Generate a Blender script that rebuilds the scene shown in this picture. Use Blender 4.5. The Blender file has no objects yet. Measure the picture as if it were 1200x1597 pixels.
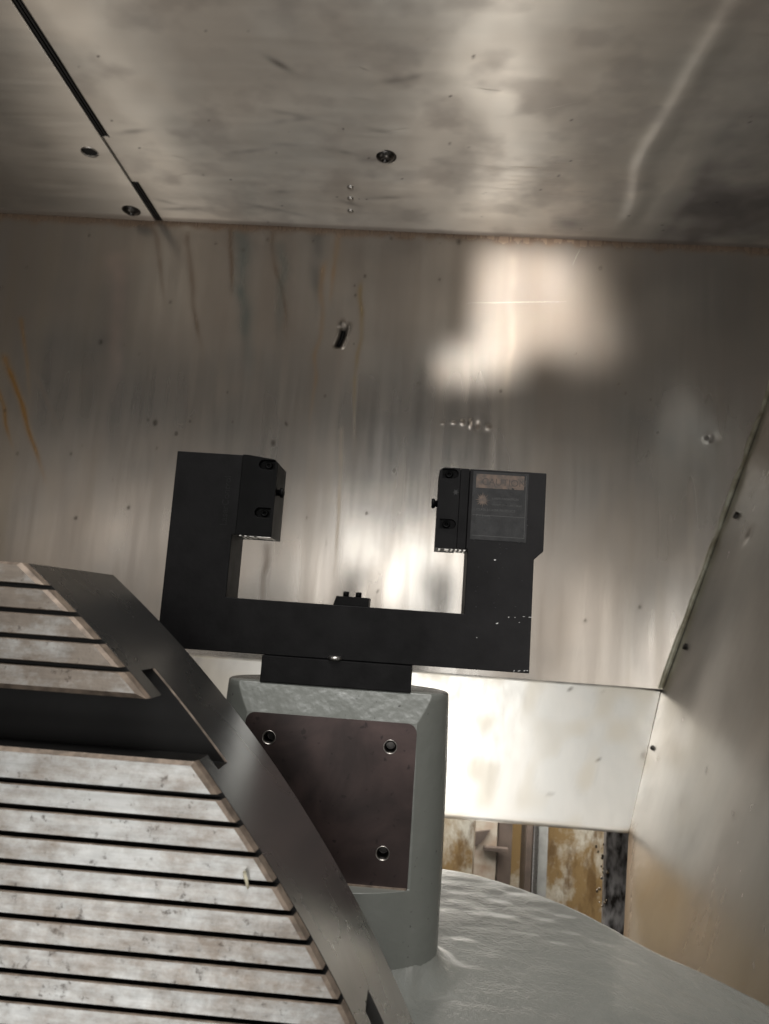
import bpy, bmesh, math, random
import numpy as np
from mathutils import Matrix, Vector
random.seed(4); rng = np.random.default_rng(7)
sc = bpy.context.scene
col = sc.collection

# ------------------------------------------------------------------ camera
cam = bpy.data.objects.new('camera', bpy.data.cameras.new('camera')); col.objects.link(cam)
cam.matrix_world = Matrix(((0.9968, -0.0634, 0.0488, 0), (0.0398, -0.1363, -0.9899, 0), (0.0694, 0.9886, -0.1334, 0), (0, 0, 0, 1)))
cam.data.sensor_fit = 'HORIZONTAL'; cam.data.sensor_width = 36; cam.data.lens = 35.49
cam.data.clip_start = 0.02; cam.data.clip_end = 60
cam.data.dof.use_dof = True; cam.data.dof.focus_distance = 0.70; cam.data.dof.aperture_fstop = 14
sc.camera = cam

# ------------------------------------------------------------------ dim surroundings of the workshop
w = bpy.data.worlds.new('World'); sc.world = w; w.use_nodes = True
bg = w.node_tree.nodes['Background']; bg.inputs[0].default_value = (1.0, 0.92, 0.84, 1); bg.inputs[1].default_value = 0.03
sc.view_settings.view_transform = 'Standard'; sc.view_settings.look = 'None'
sc.view_settings.exposure = 0; sc.view_settings.gamma = 1; sc.view_settings.use_curve_mapping = False
sc.cycles.use_denoising = True
sc.cycles.max_bounces = 8; sc.cycles.sample_clamp_indirect = 6

def area(name, loc, target, sx, sy, power, color=(1, 1, 1), spread=180, roll=0):
    l = bpy.data.lights.new(name, 'AREA'); l.shape = 'RECTANGLE'; l.size = sx; l.size_y = sy
    l.energy = power; l.color = color; l.spread = math.radians(spread)
    o = bpy.data.objects.new(name, l); col.objects.link(o)
    q = (Vector(target) - Vector(loc)).to_track_quat('-Z', 'Y')
    o.matrix_world = Matrix.Translation(loc) @ q.to_matrix().to_4x4() @ Matrix.Rotation(math.radians(roll), 4, 'Z')
    return o
# hall lights high above the open machine roof; the ceiling sheet shades the back wall from them
area('hall_light', (-.10, -.55, 2.3), (-.05, .55, -.1), 1.1, .8, 66, (1.0, .97, .93))
# the bright hall through the open door behind the camera, mirrored softly in the lower half of the back wall
area('door_light', (-.08, -1.25, .06), (-.08, 1.4, .06), 1.1, .76, 9.6, (1.0, .98, .95))
area('door_right_light', (1.02, -1.30, .10), (.6, 1.4, .10), 1.0, .80, 3.8, (1.0, .96, .91))
area('door_left_light', (-1.50, -1.36, .34), (-.9, 1.4, .2), 1.7, .46, 2.6, (1.0, .93, .86))
area('door_low_light', (-.80, -1.25, -1.0), (-.80, 1.4, -1.0), 1.1, .85, 8.0, (1.0, .98, .96))
# unseen light added to brighten the lower sheet that is folded forward
area('lower_sheet_fill', (.15, -.62, 1.80), (.1, 1.4, -.2), 1.5, .6, 12.5, (.97, 1.0, 1.0))
# unseen beams added to shape the bright patch high on the back wall
area('patch_beam', (.085, .50, .640), (.178, 1.45, .640), .16, .21, .35, (1.0, .93, .86), 8, 0)
area('patch_beam', (.195, .50, .615), (.285, 1.45, .630), .08, .21, .15, (1.0, .93, .86), 10, 18)
area('patch_beam', (.010, .50, .512), (.105, 1.45, .508), .15, .070, .065, (1.0, .93, .86), 7, 8)
# unseen lamp added low behind the table to brighten the ceiling
area('ceiling_fill', (-1.0, 1.0, -.42), (-.80, .95, .77), .8, .25, .50, (1.0, .92, .82), 80)
area('ceiling_streak_fill', (.135, 1.16, -.56), (.11, 1.05, .77), .07, .30, .30, (1.0, .95, .88), 70)  # unseen lamp added for the bright streak along the ceiling
# light falling down into the chip channel behind the lower sheet
area('channel_light', (.2, 1.62, -.2), (.25, 1.85, -.75), .6, .15, 5, (1.0, .97, .92))

# ------------------------------------------------------------------ helpers
def tag(o, label=None, cat=None, group=None, kind=None):
    for k, v in (('label', label), ('category', cat), ('group', group), ('kind', kind)):
        if v: o[k] = v
    return o
def empty(name, loc=(0, 0, 0)):
    o = bpy.data.objects.new(name, None); o.location = loc; col.objects.link(o); o.empty_display_size = .02
    return o
def link(name, me, mat, parent=None):
    o = bpy.data.objects.new(name, me); col.objects.link(o)
    for m in (mat if isinstance(mat, (list, tuple)) else [mat]): me.materials.append(m)
    if parent:
        o.parent = parent; o.matrix_parent_inverse = Matrix.Translation(parent_loc(parent)).inverted()
    return o
def parent_loc(p):
    v = Vector(p.location)
    return v
def from_bm(name, bm, mat, parent=None, smooth=False):
    me = bpy.data.meshes.new(name); bm.normal_update(); bm.to_mesh(me); bm.free()
    if smooth:
        for p in me.polygons: p.use_smooth = True
    return link(name, me, mat, parent)
def prism(poly, y0, y1, bm=None, axis='Y'):
    """extrude an (x,z) outline along Y; any orientation of the outline"""
    bm = bm or bmesh.new()
    def P(a, b, t): return (a, t, b) if axis == 'Y' else (t, a, b)
    f0 = [bm.verts.new(P(a, b, y0)) for a, b in poly]; f1 = [bm.verts.new(P(a, b, y1)) for a, b in poly]
    n = len(poly)
    bm.faces.new(f0); bm.faces.new(f1[::-1])
    for i in range(n): bm.faces.new((f0[i], f1[i], f1[(i + 1) % n], f0[(i + 1) % n]))
    bmesh.ops.recalc_face_normals(bm, faces=bm.faces)
    return bm
def bevel(bm, w, seg=2, angle=30):
    es = [e for e in bm.edges if len(e.link_faces) == 2 and e.calc_face_angle(0) > math.radians(angle)]
    bmesh.ops.bevel(bm, geom=es, offset=w, segments=seg, affect='EDGES', profile=.6, clamp_overlap=True)
    return bm
def box(x0, x1, y0, y1, z0, z1, bv=0, seg=2):
    bm = prism([(x0, z0), (x1, z0), (x1, z1), (x0, z1)], y0, y1)
    return bevel(bm, bv, seg) if bv else bm
def lathe(prof, n=24, axis='Y', at=(0, 0, 0), bm=None, caps=True):
    """prof: list of (r, t) with t along the axis"""
    bm = bm or bmesh.new(); rings = []
    for r, t in prof:
        ring = []
        for i in range(n):
            a = 2 * math.pi * i / n; c, s = r * math.cos(a), r * math.sin(a)
            p = {'Y': (c, t, s), 'X': (t, c, s), 'Z': (c, s, t)}[axis]
            ring.append(bm.verts.new((p[0] + at[0], p[1] + at[1], p[2] + at[2])))
        rings.append(ring)
    for a, b in zip(rings, rings[1:]):
        for i in range(n): bm.faces.new((a[i], a[(i + 1) % n], b[(i + 1) % n], b[i]))
    if caps and prof[0][0] > 1e-6: bm.faces.new(rings[0])
    if caps and prof[-1][0] > 1e-6: bm.faces.new(rings[-1])
    bmesh.ops.remove_doubles(bm, verts=bm.verts, dist=1e-7)
    bmesh.ops.recalc_face_normals(bm, faces=bm.faces)
    return bm
def cut(o, *cutters):
    """boolean difference, applied"""
    for bm in cutters:
        me = bpy.data.meshes.new('cutter'); bm.to_mesh(me); bm.free()
        c = bpy.data.objects.new('cutter', me); col.objects.link(c)
        m = o.modifiers.new('b', 'BOOLEAN'); m.object = c; m.operation = 'DIFFERENCE'; m.solver = 'EXACT'
        bpy.context.view_layer.update()
        new = bpy.data.meshes.new_from_object(o.evaluated_get(bpy.context.evaluated_depsgraph_get()))
        o.modifiers.clear(); o.data = new
        bpy.data.objects.remove(c); bpy.data.meshes.remove(me)
    return o
def finish(o, bw, seg=2, angle=35):
    """round the edges of an applied mesh and shade it smooth by angle"""
    m = o.modifiers.new('bev', 'BEVEL'); m.width = bw; m.segments = seg; m.limit_method = 'ANGLE'; m.angle_limit = math.radians(angle)
    m.harden_normals = True
    for p in o.data.polygons: p.use_smooth = True
    try: o.data.set_sharp_from_angle(angle=math.radians(angle))
    except Exception: pass
    return o
def text_mesh(s, size, mat, parent, loc, rot, name='lettering', font_extrude=0.00005):
    cu = bpy.data.curves.new('t', 'FONT'); cu.body = s; cu.size = size; cu.extrude = font_extrude; cu.align_x = 'LEFT'
    t = bpy.data.objects.new('t', cu); col.objects.link(t); bpy.context.view_layer.update()
    me = bpy.data.meshes.new_from_object(t.evaluated_get(bpy.context.evaluated_depsgraph_get()))
    bpy.data.objects.remove(t)
    me.transform(Matrix.Translation(loc) @ Matrix(rot).to_4x4())
    me.materials.clear()
    return link(name, me, mat, parent)

# ------------------------------------------------------------------ materials
def nmat(name):
    m = bpy.data.materials.new(name); m.use_nodes = True
    nt = m.node_tree; return m, nt, nt.nodes['Principled BSDF']
def N(nt, t, **kw):
    n = nt.nodes.new(t)
    for k, v in kw.items():
        if k in n.inputs: n.inputs[k].default_value = v
        else: setattr(n, k, v)
    return n
def noise(nt, scale, detail=4, vec=None, stretch=None, rough=.55, dist=0):
    tc = N(nt, 'ShaderNodeTexCoord'); src = tc.outputs['Object']
    if stretch:
        mp = N(nt, 'ShaderNodeMapping'); mp.inputs['Scale'].default_value = stretch
        nt.links.new(src, mp.inputs[0]); src = mp.outputs[0]
    n = N(nt, 'ShaderNodeTexNoise', Scale=scale, Detail=detail, Roughness=rough, Distortion=dist)
    nt.links.new(src, n.inputs['Vector']); return n.outputs['Fac']
def ramp(nt, fac, stops):
    r = N(nt, 'ShaderNodeValToRGB'); e = r.color_ramp.elements
    while len(e) > 1: e.remove(e[-1])
    for i, (p, c) in enumerate(stops):
        el = e[0] if i == 0 else e.new(p)
        el.position = p; el.color = (c, c, c, 1) if isinstance(c, (int, float)) else (*c, 1)
    nt.links.new(fac, r.inputs[0]); return r.outputs[0]
def mix(nt, fac, a, b, mode='MIX'):
    n = N(nt, 'ShaderNodeMix', data_type='RGBA', blend_type=mode)
    for s, v in ((n.inputs[0], fac), (n.inputs[6], a), (n.inputs[7], b)):
        if hasattr(v, 'is_output'): nt.links.new(v, s)
        else: s.default_value = v if isinstance(v, (int, float)) else (*v, 1)
    return n.outputs[2]
def math_(nt, op, a, b=0):
    n = N(nt, 'ShaderNodeMath', operation=op)
    for s, v in ((n.inputs[0], a), (n.inputs[1], b)):
        if hasattr(v, 'is_output'): nt.links.new(v, s)
        else: s.default_value = v
    return n.outputs[0]
def bump(nt, bs, *layers):
    prev = None
    for h, strength, dist in layers:
        b = N(nt, 'ShaderNodeBump', Strength=strength, Distance=dist); nt.links.new(h, b.inputs['Height'])
        if prev: nt.links.new(prev, b.inputs['Normal'])
        prev = b.outputs[0]
    nt.links.new(prev, bs.inputs['Normal'])

def steel(name, tangent, grain, base=((.60, .555, .50), (.50, .485, .455)), rough=(.34, .50), aniso=.75, wave=(3.0, .03), stain=True, metallic=1.0, dull=(0, .6)):
    m, nt, bs = nmat(name); L = nt.links.new
    big = noise(nt, 5.5, 3, dist=.4)
    c = mix(nt, ramp(nt, big, [(.35, 0), (.65, 1)]), base[0], base[1])
    streak = noise(nt, 6, 5, stretch=grain)
    c = mix(nt, .11, c, ramp(nt, streak, [(.3, .55), (.7, 1.0)]), 'MULTIPLY')
    met = metallic
    r = math_(nt, 'ADD', math_(nt, 'MULTIPLY', ramp(nt, streak, [(.3, 0), (.7, 1)]), rough[1] - rough[0]), rough[0])
    if stain:
        at = N(nt, 'ShaderNodeAttribute', attribute_name='stain')
        c = mix(nt, at.outputs['Alpha'], c, at.outputs['Color'])
        met = math_(nt, 'SUBTRACT', metallic, math_(nt, 'MULTIPLY', at.outputs['Alpha'], .55))
        L(met, bs.inputs['Metallic'])
        r = math_(nt, 'ADD', r, math_(nt, 'MULTIPLY', at.outputs['Alpha'], .12))
    else: bs.inputs['Metallic'].default_value = met
    L(c, bs.inputs['Base Color']); L(r, bs.inputs['Roughness'])
    bs.inputs['Anisotropic'].default_value = aniso
    t = N(nt, 'ShaderNodeCombineXYZ')
    for i in range(3): t.inputs[i].default_value = tangent[i]
    L(t.outputs[0], bs.inputs['Tangent'])
    fine = noise(nt, 260, 3, stretch=tuple(g * .12 if g > 2 else g * .7 for g in grain))
    bump(nt, bs, (noise(nt, wave[0], 2, dist=.3), wave[1] * 10, .05), (streak, .015, .0008), (fine, .07, .0004))
    if dull[0]:       # worn sheet: a share of the surface is scuffed and scatters widely
        b2 = N(nt, 'ShaderNodeBsdfPrincipled', Roughness=dull[1], Anisotropic=aniso)
        L(c, b2.inputs['Base Color']); L(t.outputs[0], b2.inputs['Tangent'])
        if hasattr(met, 'is_output'): L(met, b2.inputs['Metallic'])
        else: b2.inputs['Metallic'].default_value = met
        if bs.inputs['Normal'].links: L(bs.inputs['Normal'].links[0].from_socket, b2.inputs['Normal'])
        mx = N(nt, 'ShaderNodeMixShader', Fac=dull[0]); L(bs.outputs[0], mx.inputs[1]); L(b2.outputs[0], mx.inputs[2])
        L(mx.outputs[0], nt.nodes['Material Output'].inputs['Surface'])
    return m
def simple(name, color, rough=.5, metallic=0, var=.25, scale=30, bmp=(0, 0), color2=None, coat=0, spec=.5, stretch=None, aniso=0, tangent=None):
    m, nt, bs = nmat(name)
    n1 = noise(nt, scale, 5, stretch=stretch)
    c2 = color2 or tuple(v * (1 - var) for v in color)
    nt.links.new(mix(nt, ramp(nt, n1, [(.38, 0), (.64, 1)]), color, c2), bs.inputs['Base Color'])
    nt.links.new(math_(nt, 'ADD', math_(nt, 'MULTIPLY', n1, .16), rough - .08), bs.inputs['Roughness'])
    bs.inputs['Metallic'].default_value = metallic; bs.inputs['Specular IOR Level'].default_value = spec
    bs.inputs['Coat Weight'].default_value = coat; bs.inputs['Anisotropic'].default_value = aniso
    if tangent:
        t = N(nt, 'ShaderNodeCombineXYZ')
        for i in range(3): t.inputs[i].default_value = tangent[i]
        nt.links.new(t.outputs[0], bs.inputs['Tangent'])
    if bmp[0]: bump(nt, bs, (noise(nt, bmp[0], 4, stretch=stretch), bmp[1], .002))
    return m

M_WALL = steel('wall_steel', (0, 0, 1), (14, 14, .7), rough=(.15, .18), aniso=.55, wave=(3.0, .003), dull=(.14, .55))
M_CEIL = steel('ceiling_steel', (0, 1, 0), (1.0, 9, 9), base=((.78, .73, .66), (.68, .65, .60)), wave=(4.5, .004), rough=(.40, .46), aniso=.95)
M_SIDE = steel('side_steel', (0, 0, 1), (10, 10, 1), base=((.66, .635, .60), (.58, .57, .545)), rough=(.20, .26), wave=(3, .004), dull=(.3, .5), stain=True)
M_LOW = steel('lower_sheet_steel', (0, 0, 1), (12, 12, 1), rough=(.36, .46), wave=(3, .006), base=((.66, .63, .58), (.60, .585, .55)), stain=True)
M_BLACK = simple('black_anodised', (.003, .003, .0031), .45, 0, .3, 40, (300, .05), spec=.07)
M_BLACK2 = simple('black_anodised_worn', (.0055, .0053, .0056), .5, 0, .35, 60, (260, .08), spec=.10)
def lit_black():  # lighter towards the right leg, the light it catches painted in
    m = M_BLACK2.copy(); m.name = 'black_anodised_lit'; nt = m.node_tree; bs = nt.nodes['Principled BSDF']
    src = bs.inputs['Base Color'].links[0].from_socket; tc = N(nt, 'ShaderNodeTexCoord'); g = N(nt, 'ShaderNodeSeparateXYZ'); nt.links.new(tc.outputs['Object'], g.inputs[0])
    n1 = noise(nt, 35, 6, rough=.7); k_ = math_(nt, 'ADD', math_(nt, 'MULTIPLY', g.outputs[0], 4.0), math_(nt, 'MULTIPLY', n1, .55))
    nt.links.new(mix(nt, ramp(nt, k_, [(.25, 0), (.75, .8)]), src, (.018, .0172, .0178)), bs.inputs['Base Color']); return m
M_LIT_BLACK = lit_black()
M_RUBBER = simple('black_rubber', (.012, .012, .013), .5, 0, .3, 60)
M_SCREW = simple('blackened_screw', (.10, .095, .09), .3, 1, .4, 200)
M_BRIGHT = simple('bright_steel', (.6, .58, .55), .3, 1, .3, 200)
M_RIM = simple('worn_rim', (.30, .28, .26), .35, 1, .4, 200)
M_DARK = simple('dark_hole', (.01, .01, .01), .7)
M_BAND = simple('ground_steel', (.42, .41, .395), .27, .97, .2, 9, (140, .02), aniso=.5, tangent=(.6, 0, -.8))
M_SLOT = simple('shaded_slot', (.005, .0047, .0045), .5, 0, .4, 40, spec=.2)  # near black, paints in the shade inside slot and grooves
M_RUSTEDGE = simple('rusty_edge', (.235, .185, .145), .5, .4, .5, 120)
M_CHIPPED = simple('ivory_swarf', (.75, .70, .52), .5)

def ridge_material(lo=.42, hi=.64):
    m, nt, bs = nmat('stained_table_steel')
    big = mix(nt, .35, noise(nt, 48, 6, stretch=(1, 1, 1.5), rough=.7), noise(nt, 9, 2)); spots = noise(nt, 130, 4, rough=.7); streak = noise(nt, 30, 5, stretch=(1, 1, 14))
    c = mix(nt, ramp(nt, big, [(lo, 0), (hi, 1)]), (.53, .535, .52), (.27, .232, .195))
    c = mix(nt, .55, c, ramp(nt, streak, [(.3, .6), (.65, 1.0)]), 'MULTIPLY')
    c = mix(nt, ramp(nt, spots, [(.60, 0), (.70, .8)]), c, (.07, .055, .045))
    c = mix(nt, .5, c, ramp(nt, noise(nt, 90, 4, stretch=(.05, 1, 1)), [(.3, .72), (.7, 1.0)]), 'MULTIPLY')
    nt.links.new(c, bs.inputs['Base Color'])
    bs.inputs['Metallic'].default_value = .65
    nt.links.new(ramp(nt, spots, [(.3, .28), (.7, .42)]), bs.inputs['Roughness'])
    bump(nt, bs, (spots, .15, .001)); return m
M_RIDGE = ridge_material(); M_RIDGE2 = ridge_material(.30, .52)

def cast_material():
    m, nt, bs = nmat('grey_casting_paint')
    n1 = noise(nt, 14, 4)
    nt.links.new(mix(nt, n1, (.13, .136, .125), (.165, .168, .156)), bs.inputs['Base Color'])
    bs.inputs['Roughness'].default_value = .20; bs.inputs['Specular IOR Level'].default_value = .7; bs.inputs['Coat Weight'].default_value = .7; bs.inputs['Coat Roughness'].default_value = .12
    lump = noise(nt, 30, 3, stretch=(1.1, .9, 1), dist=.5); peb = noise(nt, 85, 5, stretch=(1, .75, 1), rough=.72)
    bump(nt, bs, (lump, .14, .006), (peb, .6, .0026)); return m
M_CAST = cast_material()
def pillar_material():
    m, nt, bs = nmat('grey_pillar_paint')
    n1 = noise(nt, 14, 4); sp = noise(nt, 170, 2)
    c = mix(nt, n1, (.112, .118, .107), (.14, .144, .132))
    c = mix(nt, ramp(nt, sp, [(.70, 0), (.74, .8)]), c, (.05, .048, .045))
    nt.links.new(c, bs.inputs['Base Color'])
    bs.inputs['Roughness'].default_value = .26
    bump(nt, bs, (noise(nt, 38, 3), .35, .003), (noise(nt, 140, 3), .15, .0012)); return m
M_PILLAR = pillar_material()
def pad_material():
    m, nt, bs = nmat('oiled_machined_face')
    n1 = noise(nt, 16, 5, dist=.6); sp = noise(nt, 120, 3)
    c = mix(nt, ramp(nt, n1, [(.35, 0), (.65, 1)]), (.078, .055, .052), (.036, .028, .027))
    c = mix(nt, ramp(nt, sp, [(.64, 0), (.70, .8)]), c, (.025, .02, .02))
    nt.links.new(c, bs.inputs['Base Color']); bs.inputs['Metallic'].default_value = .75
    bs.inputs['Roughness'].default_value = .38; bs.inputs['Anisotropic'].default_value = .5
    bump(nt, bs, (noise(nt, 220, 3, stretch=(.1, 1, 1)), .06, .0006)); return m
M_PAD = pad_material()
def gap_material():
    m, nt, bs = nmat('rust_stained_white')
    n1 = noise(nt, 7, 6, stretch=(1, 1, .7), rough=.75, dist=.25); n2 = noise(nt, 26, 5, stretch=(1, 1, .35), rough=.7); n3 = noise(nt, 5, 3)
    c = mix(nt, ramp(nt, n1, [(.40, 0), (.56, 1)]), (.66, .63, .54), (.30, .20, .09))
    c = mix(nt, ramp(nt, n2, [(.50, 0), (.64, .9)]), c, (.16, .095, .04))
    g = N(nt, 'ShaderNodeSeparateXYZ'); tc = N(nt, 'ShaderNodeTexCoord'); nt.links.new(tc.outputs['Object'], g.inputs[0])
    k_ = math_(nt, 'ADD', math_(nt, 'MULTIPLY', g.outputs[0], 2.2), math_(nt, 'MULTIPLY', n2, .5))
    c = mix(nt, ramp(nt, k_, [(1.22, 0), (1.42, .9)]), c, (.035, .024, .015))
    nt.links.new(c, bs.inputs['Base Color']); bs.inputs['Roughness'].default_value = .3
    bump(nt, bs, (n2, .5, .006)); return m
M_GAP = gap_material()

# ------------------------------------------------------------------ sheets with painted stains and beaten dents
def axis(a, b, step, *dense):
    v = list(np.arange(a, b, step)) + [b]
    for c, r, s in dense: v += list(np.arange(max(a, c - r), min(b, c + r), s))
    v = np.unique(np.round(np.array(v), 5)); keep = [v[0]]
    for t in v[1:]:
        if t - keep[-1] > step * .12: keep.append(t)
    keep[-1] = b
    return np.array(keep)
def sheet(name, us, vs, place, paint=None, relief=None, keep=None, mat=None, thick=0, flip=False, parent=None):
    U, V = np.meshgrid(us, vs, indexing='ij'); nu, nv = U.shape
    H = relief(U, V) if relief else np.zeros_like(U)
    co = place(U, V, H).reshape(-1, 3)
    idx = np.arange(nu * nv).reshape(nu, nv)
    q = np.stack([idx[:-1, :-1], idx[1:, :-1], idx[1:, 1:], idx[:-1, 1:]], -1)
    if flip: q = q[..., ::-1]
    if keep is not None:
        uc = (U[:-1, :-1] + U[1:, 1:]) / 2; vc = (V[:-1, :-1] + V[1:, 1:]) / 2
        q = q[keep(uc, vc)]
    q = q.reshape(-1, 4)
    me = bpy.data.meshes.new(name); me.from_pydata(co.tolist(), [], q.tolist())
    if paint is not None:
        c = paint(U, V).reshape(-1, 4)
        at = me.attributes.new('stain', 'FLOAT_COLOR', 'POINT'); at.data.foreach_set('color', c.astype(np.float32).ravel())
    me.polygons.foreach_set('use_smooth', np.ones(len(q), bool)); me.update()
    o = link(name, me, mat, parent)
    if thick:
        s = o.modifiers.new('thickness', 'SOLIDIFY'); s.thickness = thick; s.offset = -1
    return o
def vnoise(x, y, s, seed):
    """smooth value noise on arrays"""
    r = np.random.default_rng(seed); T = r.random((64, 64))
    a, b = x * s + 100, y * s + 100; i, j = np.floor(a).astype(int), np.floor(b).astype(int); fx, fy = a - i, b - j
    fx, fy = fx * fx * (3 - 2 * fx), fy * fy * (3 - 2 * fy); g = lambda p, q: T[p % 64, q % 64]
    return (g(i, j) * (1 - fx) + g(i + 1, j) * fx) * (1 - fy) + (g(i, j + 1) * (1 - fx) + g(i + 1, j + 1) * fx) * fy
def fbm(x, y, s, seed, n=4):
    return sum(vnoise(x, y, s * 2 ** i, seed + 7 * i) * .5 ** i for i in range(n)) / sum(.5 ** i for i in range(n))
class Stain:
    def __init__(s, shape): s.c = np.zeros((*shape, 3)); s.a = np.zeros(shape)
    def add(s, m, color):
        m = np.clip(m, 0, 1); s.c = np.where((m + s.a > 1e-6)[..., None], (s.c * s.a[..., None] * (1 - m[..., None]) + np.array(color) * m[..., None]) / np.maximum(s.a * (1 - m) + m, 1e-6)[..., None], s.c)
        s.a = s.a * (1 - m) + m
    def out(s): return np.concatenate([s.c, s.a[..., None]], -1)
def runs(S, X, Z, x0, z0, x1, z1, wd, color, a, seed):
    """a run of dried coolant from (x0,z0) down to (x1,z1)"""
    t = np.clip((z0 - Z) / (z0 - z1), -.05, 1.05)
    xc = x0 + (x1 - x0) * t + (vnoise(Z, Z * 0, 22, seed) - .5) * .012
    prof = np.exp(-((X - xc) / (wd * (1.1 - .6 * t))) ** 2)
    fade = np.clip((t + .02) / .06, 0, 1) * np.clip((1.0 - t) / .35, 0, 1)
    S.add(a * prof * fade * (.55 + .6 * vnoise(X, Z, 40, seed + 1)), color)
def dots(S, X, Z, pts, color, a):
    for x, z, r in pts: S.add(a * np.clip(1.6 - np.hypot(X - x, (Z - z) * .8) / r, 0, 1), color)

YW, ZC, ZF = 1.45, 0.7716, -0.101
def xr(z): return 0.4992 + 0.3354 * z             # corner line of the leaning right wall
RUST = (.30, .17, .06); BROWN = (.16, .115, .08); SOOT = (.085, .085, .08); BLUE = (.13, .15, .14); GREEN = (.30, .30, .20)
wall_dents = [(.030, .378, .003, .003, .001), (.050, .380, .005, .003, .0012), (.068, .381, .0045, .005, .002), (.0835, .380, .003, .008, .0032), (.098, .377, .0045, .008, -.0025), (.118, .375, .006, .006, .0015)]
def wall_paint(X, Z):
    S = Stain(X.shape)
    S.add(.22 * np.clip((vnoise(X, Z * .12, 26, 3) - .52) * 3, 0, 1) * np.clip((Z - .15) / .3, .15, 1), BROWN)
    S.add(.30 * np.clip((vnoise(X, Z * .08, 55, 9) - .6) * 3, 0, 1), (.36, .31, .25))
    S.add(.55 * np.clip((-.62 - X) / .35, 0, 1) * np.clip(.35 + vnoise(X, Z * .15, 30, 5) - .4, 0, 1), (.42, .30, .15))
    S.add(.75 * np.clip((-.80 - X - .1 * (Z - .05)) / .08, 0, 1) * np.clip((.22 - Z) / .12, 0, 1) * (.4 + .9 * vnoise(X, Z, 30, 15)), (.48, .36, .15))
    S.add(.55 * np.clip((fbm(X, Z * .45, 4, 201) - .36) * 3.2, 0, 1), (.25, .20, .155))
    S.add(.18 * np.clip((fbm(X * 1.5, Z * .1, 30, 202) - .5) * 5, 0, 1), (.24, .20, .17))
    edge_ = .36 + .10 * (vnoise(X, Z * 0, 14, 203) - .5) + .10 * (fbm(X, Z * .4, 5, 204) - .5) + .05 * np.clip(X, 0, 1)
    S.add(.52 * np.clip((Z - edge_) / .16, 0, 1) * (.65 + .5 * fbm(X, Z * .2, 12, 205)), (.15, .12, .095))     # brown coolant film, with the shade under the ceiling painted in
    for a in ((-.8640, .47, -.745, .20, .008, RUST, 1.1), (-.873, .40, -.815, .27, .006, RUST, 1.2), (-.845, .55, -.80, .36, .005, RUST, .7), (-.80, .43, -.71, .28, .006, BROWN, .5),
              (-.4076, .765, -.36, .42, .018, BLUE, .8), (-.425, .765, -.415, .60, .006, BROWN, .8), (-.519, .75, -.45, .44, .007, BROWN, .7),
              (-.59, .76, -.55, .58, .007, BROWN, .6), (-.345, .765, -.285, .52, .006, BROWN, .75), (-.318, .74, -.30, .50, .012, BLUE, .55),
              (-.25, .765, -.232, .58, .017, SOOT, .6), (-.226, .70, -.229, .33, .006, RUST, .45), (-.20, .76, -.21, .60, .006, RUST, .5), (-.15, .66, -.137, .28, .005, (.26, .18, .07), .65),
              (-.17, .36, -.16, .05, .004, (.35, .27, .17), .5), (-.30, .12, -.285, -.02, .006, BROWN, .5), (-.66, .70, -.62, .35, .02, (.42, .31, .27), .4),
              (.15, .74, .16, .3, .01, (.40, .34, .28), .4), (.02, .5, .03, .2, .02, BROWN, .25)):
        runs(S, X, Z, *a, seed=int(abs(a[0]) * 999))
    # grime and rust beads under the ceiling joint and along the corner sealing
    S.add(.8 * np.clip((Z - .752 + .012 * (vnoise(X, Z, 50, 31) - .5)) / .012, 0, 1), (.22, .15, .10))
    S.add(.7 * np.clip((X - xr(Z) + .016) / .006, 0, 1) * (.3 + .8 * vnoise(X, Z * .6, 45, 33)), (.30, .28, .19))
    pts = [(rng.uniform(-.9, .55), rng.uniform(-.08, .76), rng.uniform(.0012, .0028)) for _ in range(60)]
    pts += [(-.4948, .3257, .004), (-.540, .345, .005), (-.555, .35, .003), (-.47, .352, .003), (.0404, .7555, .004), (-.3, .318, .005), (-.67, .505, .004)]
    dots(S, X, Z, pts, (.05, .04, .03), .85)
    S.add(.35 * np.exp(-(np.hypot((X + .665), Z - .51) / .02) ** 2), SOOT)
    # torn gouge
    gx = -.181 - .35 * (.545 - Z) * (Z < .545) + .1 * (Z - .545) * (Z >= .545)
    S.add(1.4 * np.exp(-((X - gx) / .0065) ** 2) * np.clip((.562 - Z) / .004, 0, 1) * np.clip((Z - .519) / .006, 0, 1), (.008, .008, .008))
    S.add(.9 * np.exp(-((X - .5385) / .0045) ** 2 - ((Z - .379) / .0045) ** 2), (.01, .01, .01))
    for x, z, rx, rz, h in wall_dents: S.add(.7 * np.exp(-((X - x - .002) / rx) ** 2 - ((Z - z) / (rz * 1.1)) ** 2), (.14, .10, .07))
    return S.out()
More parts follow.
